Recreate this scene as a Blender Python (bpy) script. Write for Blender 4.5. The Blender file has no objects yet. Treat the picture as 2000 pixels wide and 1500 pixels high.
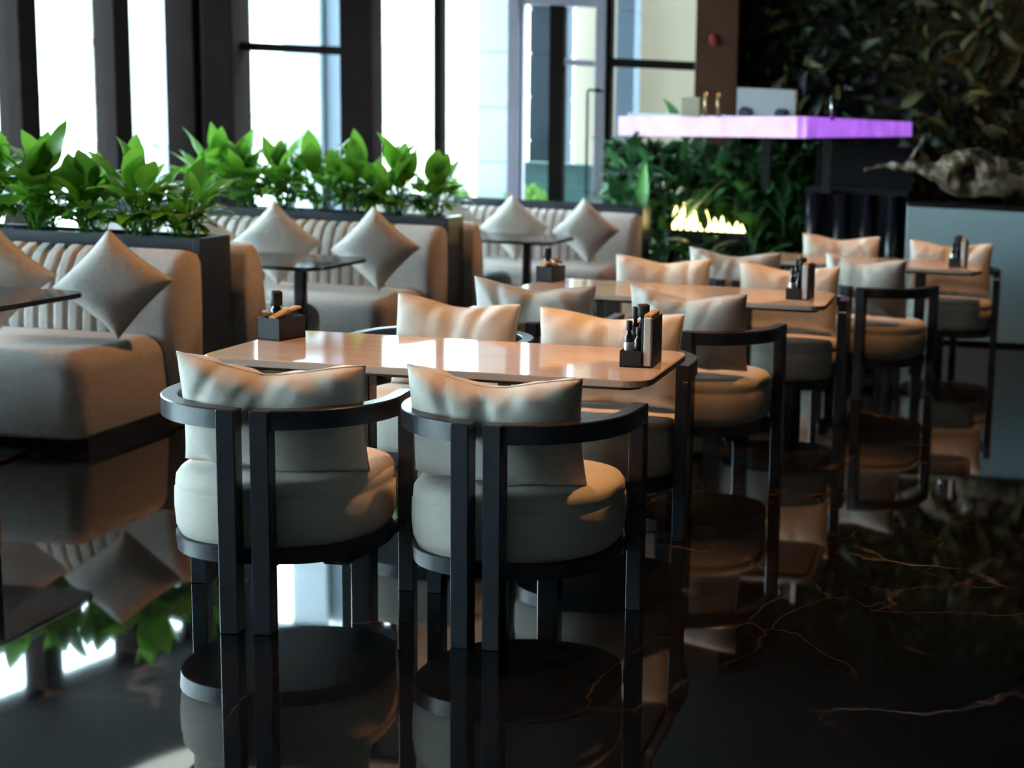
import bpy, bmesh, math, random
from mathutils import Vector, Matrix, Euler
random.seed(7)
S = bpy.context.scene
COL = S.collection
PI = math.pi

# ---------------------------------------------------------------- camera, world, exposure
cam_d = bpy.data.cameras.new('camera')
cam = bpy.data.objects.new('camera', cam_d); COL.objects.link(cam)
R0 = Vector((0.99732859, 0.05524431, 0.04778852)); D0 = Vector((0.05593371, -0.15680701, -0.98604411)); F0 = Vector((-0.04697975, 0.98608297, -0.15947814))
cam.matrix_world = Matrix(((R0.x, -D0.x, -F0.x, 0), (R0.y, -D0.y, -F0.y, 0), (R0.z, -D0.z, -F0.z, 1.65), (0, 0, 0, 1)))
cam_d.sensor_width = 36; cam_d.lens = 2939.1 / 2000 * 36
cam_d.shift_x = -0.3699
cam_d.clip_end = 300
cam_d.dof.use_dof = True; cam_d.dof.focus_distance = 5.35; cam_d.dof.aperture_fstop = 2.1
S.camera = cam

W = bpy.data.worlds.new('World'); S.world = W; W.use_nodes = True
WORLD_STRENGTH = 27.0
bg = W.node_tree.nodes['Background']; bg.inputs[0].default_value = (0.70, 0.91, 1.0, 1); bg.inputs[1].default_value = WORLD_STRENGTH
S.view_settings.view_transform = 'Standard'; S.view_settings.look = 'None'
S.view_settings.gamma = 1; S.view_settings.use_curve_mapping = False
S.view_settings.exposure = 0.0
cy = S.cycles
cy.use_denoising = True; cy.max_bounces = 8; cy.diffuse_bounces = 3; cy.glossy_bounces = 5; cy.transparent_max_bounces = 24; cy.transmission_bounces = 4
cy.sample_clamp_indirect = 6; cy.caustics_reflective = False; cy.caustics_refractive = False

def spot(name, x, y, z, power, color, angle=70, blend=.8, rad=.06, target=None):
    l = bpy.data.lights.new(name, 'SPOT'); l.energy = power; l.color = color; l.spot_size = math.radians(angle); l.spot_blend = blend; l.shadow_soft_size = rad
    o = bpy.data.objects.new(name, l); COL.objects.link(o); o.location = (x, y, z)
    if target: o.rotation_euler = (Vector(target) - Vector((x, y, z))).to_track_quat('-Z', 'Y').to_euler()
    return o
WARM = (1.0, .47, .17)
for (x, y, p, tx, ty) in ((-2.45, 5.70, 200, -2.35, 5.4), (-1.05, 5.80, 270, -1.2, 5.5), (-2.1, 8.4, 170, -2.0, 8.2), (-.70, 8.45, 220, -.95, 8.1),
                          (-1.3, 11.1, 160, -1.3, 10.9), (.05, 11.1, 190, -.2, 10.8),
                          (-2.6, 8.3, 215, -3.95, 7.3), (-2.2, 11.0, 180, -3.6, 10.1), (-1.6, 13.3, 120, -2.9, 12.8)):
    spot('ceiling_downlight', x, y, 3.8, p, WARM, 66, .9, .05, (tx, ty, .5))
for (x, p) in ((.3, 50),):
    spot('ceiling_downlight', x, 13.6, 3.8, p * .6, (1, .75, .35), 80, .9, .05, (x, 15.3, 2.2))

# ---------------------------------------------------------------- materials
MATS = {}
def mat(name, color, rough=.5, metal=0, ior=1.5, bump=0, bscale=200, var=0, vscale=6, emit=None, estr=0, rnd=0, sheen=0, coat=0):
    if name in MATS: return MATS[name]
    m = bpy.data.materials.new(name); m.use_nodes = True; MATS[name] = m
    nt = m.node_tree; b = nt.nodes['Principled BSDF']
    b.inputs['Base Color'].default_value = (*color, 1); b.inputs['Roughness'].default_value = rough
    b.inputs['Metallic'].default_value = metal; b.inputs['IOR'].default_value = ior
    if name in ('bronze_black_metal', 'dark_column_cladding', 'brown_veneer'): b.inputs['Specular IOR Level'].default_value = .0 if name != 'brown_veneer' else .2
    if sheen: b.inputs['Sheen Weight'].default_value = sheen
    if coat: b.inputs['Coat Weight'].default_value = coat; b.inputs['Coat Roughness'].default_value = .05
    tc = nt.nodes.new('ShaderNodeTexCoord')
    if bump:
        n = nt.nodes.new('ShaderNodeTexNoise'); n.inputs['Scale'].default_value = bscale; n.inputs['Detail'].default_value = 3
        nt.links.new(tc.outputs['Object'], n.inputs['Vector'])
        bp = nt.nodes.new('ShaderNodeBump'); bp.inputs['Strength'].default_value = bump; bp.inputs['Distance'].default_value = .01
        nt.links.new(n.outputs['Fac'], bp.inputs['Height']); nt.links.new(bp.outputs['Normal'], b.inputs['Normal'])
    if var or rnd:
        hs = nt.nodes.new('ShaderNodeHueSaturation'); hs.inputs['Color'].default_value = (*color, 1)
        nt.links.new(hs.outputs['Color'], b.inputs['Base Color'])
        if rnd:
            oi = nt.nodes.new('ShaderNodeObjectInfo'); mr = nt.nodes.new('ShaderNodeMapRange')
            mr.inputs['To Min'].default_value = 1 - rnd; mr.inputs['To Max'].default_value = 1 + rnd
            nt.links.new(oi.outputs['Random'], mr.inputs['Value']); nt.links.new(mr.outputs['Result'], hs.inputs['Value'])
        else:
            n2 = nt.nodes.new('ShaderNodeTexNoise'); n2.inputs['Scale'].default_value = vscale; n2.inputs['Detail'].default_value = 4
            nt.links.new(tc.outputs['Object'], n2.inputs['Vector'])
            mr = nt.nodes.new('ShaderNodeMapRange'); mr.inputs['From Min'].default_value = .3; mr.inputs['From Max'].default_value = .7
            mr.inputs['To Min'].default_value = 1 - var; mr.inputs['To Max'].default_value = 1 + var
            nt.links.new(n2.outputs['Fac'], mr.inputs['Value']); nt.links.new(mr.outputs['Result'], hs.inputs['Value'])
    if emit:
        b.inputs['Emission Color'].default_value = (*emit, 1); b.inputs['Emission Strength'].default_value = estr
    return m

FABRIC = mat('cream_upholstery', (.68, .63, .55), .85, bump=.25, bscale=420, var=.06, vscale=9, sheen=.15)
PILLOW = mat('cream_linen', (.76, .71, .63), .85, bump=.3, bscale=300, var=.05, vscale=14, sheen=.15)
SOFA = mat('taupe_boucle', (.62, .57, .53), .9, bump=.45, bscale=260, var=.08, vscale=30, sheen=.2)
SCATTER = mat('woven_oatmeal', (.74, .70, .65), .9, bump=.4, bscale=320, var=.08, vscale=40, sheen=.2)
WOOD = mat('black_stained_wood', (.022, .026, .034), .32, bump=.05, bscale=90, var=.2, vscale=15)
PLANTER = mat('charcoal_lacquer', (.026, .032, .045), .3, var=.15, vscale=5)
FRAME = mat('bronze_black_metal', (.018, .014, .013), .45, var=.1, vscale=3)
COLM = mat('dark_column_cladding', (.018, .013, .013), .42, var=.12, vscale=2)
BLACK = mat('satin_black', (.012, .012, .014), .25)
BLACKPL = mat('black_plastic', (.010, .010, .011), .55)
METAL = mat('polished_steel', (.55, .56, .58), .18, metal=1)
CEIL = mat('dark_ceiling_paint', (.035, .034, .033), .8, var=.1, vscale=1)
WALLD = mat('dark_plaster', (.04, .037, .035), .8, var=.1, vscale=1)
BROWN = mat('brown_veneer', (.10, .04, .022), .5, var=.12, vscale=4)
RED = mat('red_alarm_plastic', (.38, .012, .012), .4)
COUNTER = mat('white_counter_lacquer', (.52, .68, .71), .4, var=.04, vscale=2)
LILAC = mat('brushed_aluminium_frame', (.42, .38, .47), .4, var=.05, vscale=2)
STONE = mat('pale_stone_cladding', (.30, .33, .355), .7, var=.05, vscale=2)
WHITES = mat('white_stone_cladding', (.55, .58, .60), .7, var=.05, vscale=2)
STONEB = mat('shaded_grey_cladding', (.11, .14, .18), .7, var=.05, vscale=2)  # darker copy of the stone: shade on pillar faces put into the colour
CREAMW = mat('cream_render', (.45, .355, .255), .8, var=.05, vscale=1)
CREAMB = mat('warm_facade_render', (.40, .36, .28), .8, var=.05, vscale=.6)
SHUTTER = mat('grey_window_recess', (.42, .45, .42), .5)
PAVE = mat('light_pavement', (.38, .38, .36), .8, var=.08, vscale=2)
TEALG = mat('teal_reflection', (.07, .13, .13), .3, var=.1, vscale=3)
KRAFT = mat('kraft_paper', (.50, .30, .13), .8, var=.1, vscale=60)
PAPER = mat('white_paper', (.78, .77, .72), .8)
LABELM = mat('silver_label', (.55, .56, .58), .35, metal=.6, var=.6, vscale=260)
SOIL = mat('dark_soil', (.03, .022, .015), .95, bump=.8, bscale=60, var=.4, vscale=40)
DRIFT = mat('weathered_driftwood', (.27, .205, .13), .38, metal=.25, bump=1, bscale=30, var=.6, vscale=11)
CARD = mat('white_card', (.72, .78, .80), .6)
GOLD = mat('pale_brass', (.55, .42, .22), .35, metal=.8)
SACHET = mat('tan_sachet', (.62, .42, .20), .6, var=.15, vscale=50)

def leafmat(name, color, trans, rnd, rough=.35):
    m = bpy.data.materials.new(name); m.use_nodes = True; MATS[name] = m
    nt = m.node_tree; b = nt.nodes['Principled BSDF']; out = nt.nodes['Material Output']
    b.inputs['Roughness'].default_value = rough
    oi = nt.nodes.new('ShaderNodeObjectInfo'); hs = nt.nodes.new('ShaderNodeHueSaturation'); mr = nt.nodes.new('ShaderNodeMapRange')
    tc = nt.nodes.new('ShaderNodeTexCoord'); no = nt.nodes.new('ShaderNodeTexNoise'); no.inputs['Scale'].default_value = 7
    nt.links.new(tc.outputs['Object'], no.inputs['Vector'])
    ad = nt.nodes.new('ShaderNodeMath'); ad.operation = 'ADD'; nt.links.new(oi.outputs['Random'], ad.inputs[0]); nt.links.new(no.outputs['Fac'], ad.inputs[1])
    mr.inputs['From Min'].default_value = .3; mr.inputs['From Max'].default_value = 1.7
    mr.inputs['To Min'].default_value = 1 - rnd; mr.inputs['To Max'].default_value = 1 + rnd
    nt.links.new(ad.outputs[0], mr.inputs['Value']); nt.links.new(mr.outputs['Result'], hs.inputs['Value'])
    hs.inputs['Color'].default_value = (*color, 1)
    nt.links.new(hs.outputs['Color'], b.inputs['Base Color'])
    tr = nt.nodes.new('ShaderNodeBsdfTranslucent'); g = nt.nodes.new('ShaderNodeGamma'); g.inputs['Gamma'].default_value = .8
    nt.links.new(hs.outputs['Color'], g.inputs['Color']); nt.links.new(g.outputs['Color'], tr.inputs['Color'])
    mx = nt.nodes.new('ShaderNodeMixShader'); mx.inputs[0].default_value = trans
    nt.links.new(b.outputs[0], mx.inputs[1]); nt.links.new(tr.outputs[0], mx.inputs[2]); nt.links.new(mx.outputs[0], out.inputs[0])
    return m
LILY = leafmat('lily_leaf', (.11, .31, .02), .4, .7)
TROP = leafmat('deep_green_leaf', (.05, .17, .05), .2, .8)
BRIGHT = leafmat('bright_green_leaf', (.10, .42, .02), .3, .3)
MOSS = [leafmat('olive_foliage', (.055, .06, .012), .1, .8, .6), leafmat('ochre_foliage', (.09, .065, .014), .1, .7, .6), leafmat('dark_green_foliage', (.02, .05, .015), .1, .8, .5),
        leafmat('plum_grey_foliage', (.05, .045, .055), .1, .7, .5)]
BUSH = leafmat('hedge_leaf', (.12, .25, .04), .3, .5)

def glass_mat():
    m = bpy.data.materials.new('window_glass'); m.use_nodes = True; nt = m.node_tree; out = nt.nodes['Material Output']
    nt.nodes.remove(nt.nodes['Principled BSDF'])
    t = nt.nodes.new('ShaderNodeBsdfTransparent'); t.inputs[0].default_value = (.93, .97, .98, 1)
    g = nt.nodes.new('ShaderNodeBsdfGlossy'); g.inputs['Roughness'].default_value = .02
    f = nt.nodes.new('ShaderNodeFresnel'); f.inputs['IOR'].default_value = 1.45
    ge = nt.nodes.new('ShaderNodeNewGeometry'); fm = nt.nodes.new('ShaderNodeMath'); fm.operation = 'MULTIPLY'; inv = nt.nodes.new('ShaderNodeMath'); inv.operation = 'SUBTRACT'; inv.inputs[0].default_value = 1
    nt.links.new(ge.outputs['Backfacing'], inv.inputs[1]); nt.links.new(f.outputs[0], fm.inputs[0]); nt.links.new(inv.outputs[0], fm.inputs[1])   # reflect on the entry face only
    mx = nt.nodes.new('ShaderNodeMixShader'); nt.links.new(fm.outputs[0], mx.inputs[0]); nt.links.new(t.outputs[0], mx.inputs[1]); nt.links.new(g.outputs[0], mx.inputs[2])
    nt.links.new(mx.outputs[0], out.inputs[0]); return m
GLASS = glass_mat()

def floor_mat():
    m = bpy.data.materials.new('black_veined_marble'); m.use_nodes = True; nt = m.node_tree; b = nt.nodes['Principled BSDF']
    b.inputs['Roughness'].default_value = .035; b.inputs['IOR'].default_value = 1.85
    N = nt.nodes.new; L = nt.links.new
    tc = N('ShaderNodeTexCoord')
    def vein(scale, rot, dist, width, seed, stretch, thr=.45):
        mp = N('ShaderNodeMapping'); mp.inputs['Rotation'].default_value = (0, 0, rot); mp.inputs['Location'].default_value = (seed, seed * 1.7, 0); mp.inputs['Scale'].default_value = (scale, scale * stretch, scale)
        L(tc.outputs['Object'], mp.inputs['Vector'])
        no = N('ShaderNodeTexNoise'); no.inputs['Scale'].default_value = 1.3; no.inputs['Detail'].default_value = 6; L(mp.outputs[0], no.inputs['Vector'])
        va = N('ShaderNodeVectorMath'); va.operation = 'MULTIPLY_ADD'; va.inputs[1].default_value = (dist, dist, 0); L(no.outputs['Color'], va.inputs[0]); L(mp.outputs[0], va.inputs[2])
        vo = N('ShaderNodeTexVoronoi'); vo.feature = 'DISTANCE_TO_EDGE'; vo.inputs['Scale'].default_value = 1; L(va.outputs[0], vo.inputs['Vector'])
        mr = N('ShaderNodeMapRange'); mr.inputs['From Min'].default_value = 0; mr.inputs['From Max'].default_value = width; mr.inputs['To Min'].default_value = 1; mr.inputs['To Max'].default_value = 0
        L(vo.outputs['Distance'], mr.inputs['Value'])
        n2 = N('ShaderNodeTexNoise'); n2.inputs['Scale'].default_value = 1.1; n2.inputs['Detail'].default_value = 2; L(mp.outputs[0], n2.inputs['Vector'])
        m2 = N('ShaderNodeMapRange'); m2.inputs['From Min'].default_value = thr; m2.inputs['From Max'].default_value = thr + .14; L(n2.outputs['Fac'], m2.inputs['Value'])
        mu = N('ShaderNodeMath'); mu.operation = 'MULTIPLY'; L(mr.outputs[0], mu.inputs[0]); L(m2.outputs[0], mu.inputs[1]); return mu.outputs[0]
    v1 = vein(.8, .5, .9, .006, 3.1, 1.6); v2 = vein(1.7, -.7, .8, .006, 7.7, .6); v3 = vein(.9, .9, 1.2, .02, 12.4, 1.3, .56)
    c1 = N('ShaderNodeMix'); c1.data_type = 'RGBA'; c1.inputs['A'].default_value = (.006, .006, .007, 1); c1.inputs['B'].default_value = (.13, .085, .045, 1); L(v1, c1.inputs['Factor'])
    c2 = N('ShaderNodeMix'); c2.data_type = 'RGBA'; c2.inputs['B'].default_value = (.08, .056, .036, 1); L(v2, c2.inputs['Factor']); L(c1.outputs['Result'], c2.inputs['A'])
    c3 = N('ShaderNodeMix'); c3.data_type = 'RGBA'; c3.inputs['B'].default_value = (.22, .19, .16, 1); L(v3, c3.inputs['Factor']); L(c2.outputs['Result'], c3.inputs['A'])
    L(c3.outputs['Result'], b.inputs['Base Color'])
    return m
def table_mat():
    m = bpy.data.materials.new('polished_rose_beige_marble'); m.use_nodes = True; nt = m.node_tree; b = nt.nodes['Principled BSDF']
    b.inputs['Roughness'].default_value = .05; b.inputs['IOR'].default_value = 1.65
    tc = nt.nodes.new('ShaderNodeTexCoord'); mp = nt.nodes.new('ShaderNodeMapping'); mp.inputs['Scale'].default_value = (1.2, 5, 3)
    no = nt.nodes.new('ShaderNodeTexNoise'); no.inputs['Scale'].default_value = 3; no.inputs['Detail'].default_value = 6; no.inputs['Distortion'].default_value = 1.2
    cr = nt.nodes.new('ShaderNodeValToRGB'); cr.color_ramp.elements[0].color = (.58, .46, .38, 1); cr.color_ramp.elements[1].color = (.64, .53, .45, 1)
    cr.color_ramp.elements[0].position = .35; cr.color_ramp.elements[1].position = .65
    nt.links.new(tc.outputs['Object'], mp.inputs[0]); nt.links.new(mp.outputs[0], no.inputs['Vector']); nt.links.new(no.outputs['Fac'], cr.inputs[0]); nt.links.new(cr.outputs[0], b.inputs['Base Color'])
    return m
FLOOR = floor_mat(); TABLE = table_mat()
def led_mat(name, col, strength):
    m = bpy.data.materials.new(name); m.use_nodes = True; nt = m.node_tree; b = nt.nodes['Principled BSDF']
    b.inputs['Base Color'].default_value = (.12, .08, .13, 1); b.inputs['Emission Color'].default_value = (*col, 1)
    tc = nt.nodes.new('ShaderNodeTexCoord'); no = nt.nodes.new('ShaderNodeTexNoise'); no.inputs['Scale'].default_value = 5; no.inputs['Detail'].default_value = 2
    mr = nt.nodes.new('ShaderNodeMapRange'); mr.inputs['From Min'].default_value = .3; mr.inputs['From Max'].default_value = .7; mr.inputs['To Min'].default_value = strength * .8; mr.inputs['To Max'].default_value = strength * 1.2
    nt.links.new(tc.outputs['Object'], no.inputs['Vector']); nt.links.new(no.outputs['Fac'], mr.inputs['Value']); nt.links.new(mr.outputs[0], b.inputs['Emission Strength'])
    return m
LEDP = led_mat('pink_led_diffuser', (.82, .50, .92), .95); LEDV = led_mat('violet_led_diffuser', (.50, .16, .95), .9)
FLAME = mat('glowing_flame', (.9, .8, .4), .5, emit=(1, .82, .32), estr=7)
PANEL = mat('lit_ceiling_panel', (.8, .8, .75), .5, emit=(.95, 1, .86), estr=1.9)

# ---------------------------------------------------------------- helpers
def link(name, me, m=None, parent=None):
    o = bpy.data.objects.new(name, me); COL.objects.link(o)
    if parent is not None: o.parent = parent
    if m is not None and len(me.materials) == 0: me.materials.append(m)
    return o
def obj(name, bm, m, parent=None, smooth=False, loc=None, rot=None):
    me = bpy.data.meshes.new(name); bmesh.ops.recalc_face_normals(bm, faces=bm.faces[:]); bm.to_mesh(me); bm.free()
    if smooth:
        for p in me.polygons: p.use_smooth = True
        if smooth == 'auto': me.set_sharp_from_angle(angle=.6)
    o = link(name, me, m, parent)
    if loc: o.location = loc
    if rot: o.rotation_euler = rot
    return o
def tag(o, label=None, cat=None, group=None, kind=None):
    if label: o['label'] = label
    if cat: o['category'] = cat
    if group: o['group'] = group
    if kind: o['kind'] = kind
    return o
def thing(name, label, cat, loc=(0, 0, 0), rz=0, group=None):
    o = bpy.data.objects.new(name, None); COL.objects.link(o); o.location = loc; o.rotation_euler = (0, 0, rz); o.empty_display_size = .1
    return tag(o, label, cat, group)
def copy_tree(o, parent=None):
    c = o.copy(); COL.objects.link(c); c.parent = parent
    for ch in [x for x in KIDS.get(o.name, [])]:
        d = copy_tree(ch, c)
        KIDS.setdefault(c.name, []).append(d)
    return c
KIDS = {}
def kids(o):
    KIDS[o.name] = list(o.children)
    for c in o.children: kids(c)
def box(bm, c, s, rz=0, bev=0, seg=1, M=None):
    r = bmesh.ops.create_cube(bm, size=1); vs = r['verts']
    bmesh.ops.scale(bm, vec=s, verts=vs)
    if bev:
        es = list({e for v in vs for e in v.link_edges})
        rb = bmesh.ops.bevel(bm, geom=es, offset=bev, segments=seg, affect='EDGES', profile=.5)
        vs = list({v for f in rb['faces'] for v in f.verts} | {v for v in vs if v.is_valid})
    mat4 = Matrix.Translation(c) @ Matrix.Rotation(rz, 4, 'Z')
    if M is not None: mat4 = M @ mat4
    bmesh.ops.transform(bm, matrix=mat4, verts=vs)
    return vs
def bx(c, s, rz=0, bev=0, seg=1):
    bm = bmesh.new(); box(bm, c, s, rz, bev, seg); return bm
def b2(x0, x1, y0, y1, z0, z1, bev=0, seg=1):
    return bx(((x0 + x1) / 2, (y0 + y1) / 2, (z0 + z1) / 2), (x1 - x0, y1 - y0, z1 - z0), 0, bev, seg)
def sweep(bm, path, prof, closed_prof=True, up=Vector((0, 0, 1))):
    """rectangular/other profile [(side,up)] swept on a horizontal path"""
    rings = []
    for i, p in enumerate(path):
        a = path[max(0, i - 1)]; c = path[min(len(path) - 1, i + 1)]
        t = (Vector(c) - Vector(a)).normalized(); s = t.cross(up).normalized()
        rings.append([bm.verts.new(Vector(p) + s * q[0] + up * q[1]) for q in prof])
    n = len(prof)
    for r0, r1 in zip(rings, rings[1:]):
        for k in range(n): bm.faces.new((r0[k], r0[(k + 1) % n], r1[(k + 1) % n], r1[k]))
    bm.faces.new(rings[0]); bm.faces.new(list(reversed(rings[-1])))
def tube(bm, path, radii, n=8):
    rings = []
    for i, p in enumerate(path):
        a = Vector(path[max(0, i - 1)]); c = Vector(path[min(len(path) - 1, i + 1)]); t = (c - a).normalized()
        s = t.orthogonal().normalized() if i == 0 else (s - t * s.dot(t)).normalized()
        u = t.cross(s); r = radii[i] if hasattr(radii, '__len__') else radii
        rings.append([bm.verts.new(Vector(p) + (s * math.cos(2 * PI * k / n) + u * math.sin(2 * PI * k / n)) * r) for k in range(n)])
    for r0, r1 in zip(rings, rings[1:]):
        for k in range(n): bm.faces.new((r0[k], r0[(k + 1) % n], r1[(k + 1) % n], r1[k]))
    bm.faces.new(rings[0]); bm.faces.new(list(reversed(rings[-1])))
def lathe(bm, prof, n=32, ex=2.0, c=(0, 0, 0), sx=1, sy=1):
    rings = []
    for r, z in prof:
        ring = []
        for k in range(n):
            a = 2 * PI * k / n; ca, sa = math.cos(a), math.sin(a)
            d = (abs(ca) ** ex + abs(sa) ** ex) ** (-1 / ex)
            ring.append(bm.verts.new((c[0] + r * d * ca * sx, c[1] + r * d * sa * sy, c[2] + z)))
        rings.append(ring)
    for r0, r1 in zip(rings, rings[1:]):
        for k in range(n): bm.faces.new((r0[k], r0[(k + 1) % n], r1[(k + 1) % n], r1[k]))
    bm.faces.new(list(reversed(rings[0]))); bm.faces.new(rings[-1])
def rrect(w, d, r, n=6):
    pts = []
    for cx, cyy, a0 in ((w / 2 - r, d / 2 - r, 0), (-w / 2 + r, d / 2 - r, PI / 2), (-w / 2 + r, -d / 2 + r, PI), (w / 2 - r, -d / 2 + r, 1.5 * PI)):
        for k in range(n + 1):
            a = a0 + PI / 2 * k / n; pts.append((cx + r * math.cos(a), cyy + r * math.sin(a)))
    return pts
def slab(bm, pts, z0, z1, ch=.003):
    n = len(pts); cxx = sum(p[0] for p in pts) / n; cyy = sum(p[1] for p in pts) / n
    def ring(z, k): return [bm.verts.new((cxx + (p[0] - cxx) * k, cyy + (p[1] - cyy) * k, z)) for p in pts]
    k = 1 - ch * 2
    rs = [ring(z0, k), ring(z0 + ch, 1), ring(z1 - ch, 1), ring(z1, k)]
    for a, b in zip(rs, rs[1:]):
        for i in range(n): bm.faces.new((a[i], a[(i + 1) % n], b[(i + 1) % n], b[i]))
    bm.faces.new(list(reversed(rs[0]))); bm.faces.new(rs[-1])

# ---------------------------------------------------------------- the setting
tag(obj('floor', b2(-14, 7, -4, 15.35, -.1, 0), FLOOR), 'glossy black marble floor with thin gold-brown veins', 'floor', kind='structure')
cbm = bmesh.new(); cpts = [(7, -4.2), (7, 15.6), (-7.95, 15.6), (-8.1, 15.1), (-13.35, -4.2)]
clo = [cbm.verts.new((x, y, 3.9)) for x, y in cpts]; chi = [cbm.verts.new((x, y, 4.1)) for x, y in cpts]; cbm.faces.new(clo); cbm.faces.new(chi)
for i in range(5): cbm.faces.new((clo[i], clo[(i + 1) % 5], chi[(i + 1) % 5], chi[i]))
tag(obj('ceiling', cbm, CEIL), 'dark painted ceiling', 'ceiling', kind='structure')
tag(obj('wall_right', b2(6.9, 7.1, -4, 15.6, 0, 3.9), WALLD), 'dark side wall', 'wall', kind='structure')
tag(obj('wall_front', b2(-13.4, 7, -4.2, -4, 0, 3.9), mat('pale_plaster', (.42, .40, .37), .85, var=.04, vscale=1)), 'unseen wall behind the camera, made pale to bounce light', 'wall', kind='structure')  # out of view; pale colour put in as bounce fill for the chair backs
tag(obj('wall_back', b2(-2.36, 7, 15.42, 15.6, 0, 3.9), WALLD), 'dark back wall carrying the plants', 'wall', kind='structure')

tag(obj('wall_upper', b2(-7.8, 7, 15.1, 15.6, 4.1, 11), WALLD), 'unseen upper wall above the back windows, added for shade outside', 'wall', kind='structure')  # unseen slab added to throw shade on the pillars outside
# left glazed facade running obliquely to the far corner
A0 = Vector((-8.05, 15.0, 0)); AD = Vector((-.27, -1, 0)).normalized(); AZ = math.atan2(AD.y, AD.x)
w1 = tag(obj('window_1', bx(A0 + AD * 10 + Vector((0, 0, .06)), (20, .2, .12), AZ, .01), FRAME), 'tall glazed side facade with dark bronze mullions behind the planters', 'window', kind='structure')
ts = [-.25] + [0.80 + 1.05 * i for i in range(18)]
mm = bmesh.new(); box(mm, (0, 0, 1.95), (.20, .28, 3.9), 0, .01); MULL = bpy.data.meshes.new('mullion'); mm.to_mesh(MULL); mm.free(); MULL.materials.append(FRAME)
for t in ts[1:]:
    o = link('mullion', MULL, None, w1); o.location = A0 + AD * t; o.rotation_euler = (0, 0, AZ)
gm = bmesh.new(); box(gm, (0, 0, 1.98), (.85, .02, 3.7)); bmesh.ops.recalc_face_normals(gm, faces=gm.faces[:]); GP = bpy.data.meshes.new('pane'); gm.to_mesh(GP); gm.free(); GP.materials.append(GLASS)
for t in ts[:-1]:
    o = link('pane', GP, None, w1); o.location = A0 + AD * (t + .525); o.rotation_euler = (0, 0, AZ)
obj('head_rail', bx(A0 + AD * 10 + Vector((0, 0, 3.86)), (20, .2, .08), AZ), FRAME, w1)
# corner column
tag(obj('trim_1', bx((-7.93, 15.02, 1.95), (.30, .34, 3.9), 0, .012), COLM), 'dark corner column at the meeting of the two window walls', 'column', kind='structure')
tag(obj('trim_2', bx((-7.505, 14.97, 1.95), (.31, .40, 3.9), 0, .012), COLM), 'brown-black column beside the corner column', 'column', kind='structure')
tag(obj('trim_3', bx((-7.725, 15.05, 1.95), (.12, .14, 3.9), 0, .006), STONEB), 'narrow blue-grey strip between the two dark columns', 'trim', kind='structure')
# back glazed facade
w2 = tag(obj('window_2', b2(-7.35, -4.62, 14.93, 15.07, 0, .12, .008), FRAME), 'back window wall with dark columns and a cross rail', 'window', kind='structure')
obj('column', b2(-6.285, -5.965, 14.8, 15.1, 0, 3.9, .01), COLM, w2)
obj('mullion', b2(-5.39, -5.31, 14.92, 15.08, .12, 3.9, .006), FRAME, w2)
obj('transom', b2(-7.35, -6.285, 14.94, 15.06, 2.23, 2.31, .006), FRAME, w2)
for x0, x1 in ((-7.34, -6.29), (-5.96, -5.39), (-5.31, -4.64)):
    obj('pane', b2(x0, x1, 14.99, 15.01, .12, 3.86), GLASS, w2)
obj('head_rail', b2(-7.35, -2.77, 14.93, 15.07, 3.82, 3.9), FRAME, w2)
w3 = tag(obj('window_3', b2(-3.6, -2.77, 14.94, 15.06, 0, .12, .006), FRAME), 'window with a dark cross rail between the glass door and the brown pillar', 'window', kind='structure')
obj('transom', b2(-3.62, -2.77, 14.93, 15.07, 2.24, 2.32, .006), FRAME, w3)
obj('pane', b2(-3.62, -2.77, 14.99, 15.01, .12, 3.86), GLASS, w3)
# glass door
d1 = tag(obj('door_1', b2(-4.645, -4.53, 14.9, 15.1, 0, 3.9, .008), LILAC), 'tall glass double door in a lilac grey metal frame', 'door', kind='structure')
obj('jamb', b2(-3.77, -3.66, 14.9, 15.1, 0, 3.9, .008), LILAC, d1)
obj('jamb', b2(-3.66, -3.615, 14.93, 15.07, 0, 3.9, .006), FRAME, d1)
obj('header', b2(-4.53, -3.77, 14.92, 15.08, 2.80, 2.90, .006), LILAC, d1)
obj('top_light', b2(-4.53, -3.77, 14.99, 15.01, 2.90, 3.86), GLASS, d1)
obj('stile', b2(-4.235, -4.09, 14.94, 15.06, .02, 2.80, .006), FRAME, d1)
obj('stile', b2(-4.53, -4.50, 14.95, 15.05, .02, 2.80, .004), LILAC, d1)
obj('door_pane', b2(-4.5, -4.235, 14.99, 15.01, .1, 2.80), GLASS, d1)
obj('door_pane', b2(-4.09, -3.80, 14.99, 15.01, .1, 2.80), GLASS, d1)
obj('rail', b2(-4.09, -3.77, 14.95, 15.05, 2.23, 2.29, .004), LILAC, d1)
obj('rail', b2(-4.53, -3.77, 14.95, 15.05, .02, .12, .004), FRAME, d1)
hb = bmesh.new(); tube(hb, [(-3.70, 14.84, 2.0), (-3.81, 14.84, 2.0), (-3.82, 14.84, 1.98), (-3.82, 14.84, .95)], .013, 8); tube(hb, [(-3.70, 14.92, 2.0), (-3.70, 14.84, 2.0)], .013, 8); tube(hb, [(-3.82, 14.84, 1.0), (-3.82, 14.99, 1.0)], .013, 8)
tag(obj('pull_handle', hb, BLACK, d1, True), 'long black pull handle')
# brown pillar with alarm
tag(obj('wall_pillar', b2(-2.77, -2.35, 14.85, 15.42, 0, 3.9, .008), BROWN), 'reddish brown pillar beside the plant wall', 'pillar', kind='structure')
fa = bmesh.new(); lathe(fa, [(.036, 0), (.042, .012), (.040, .03), (.026, .042)], 20)
t = thing('fire_alarm', 'small round red alarm on the brown pillar', 'alarm', (-2.585, 14.85, 2.545)); t.rotation_euler = (PI / 2, 0, 0)
obj('alarm_body', fa, RED, t, True)
bb = bmesh.new(); box(bb, (0, -.02, .02), (.07, .09, .04), 0, .006); obj('back_box', bb, RED, t)

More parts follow.
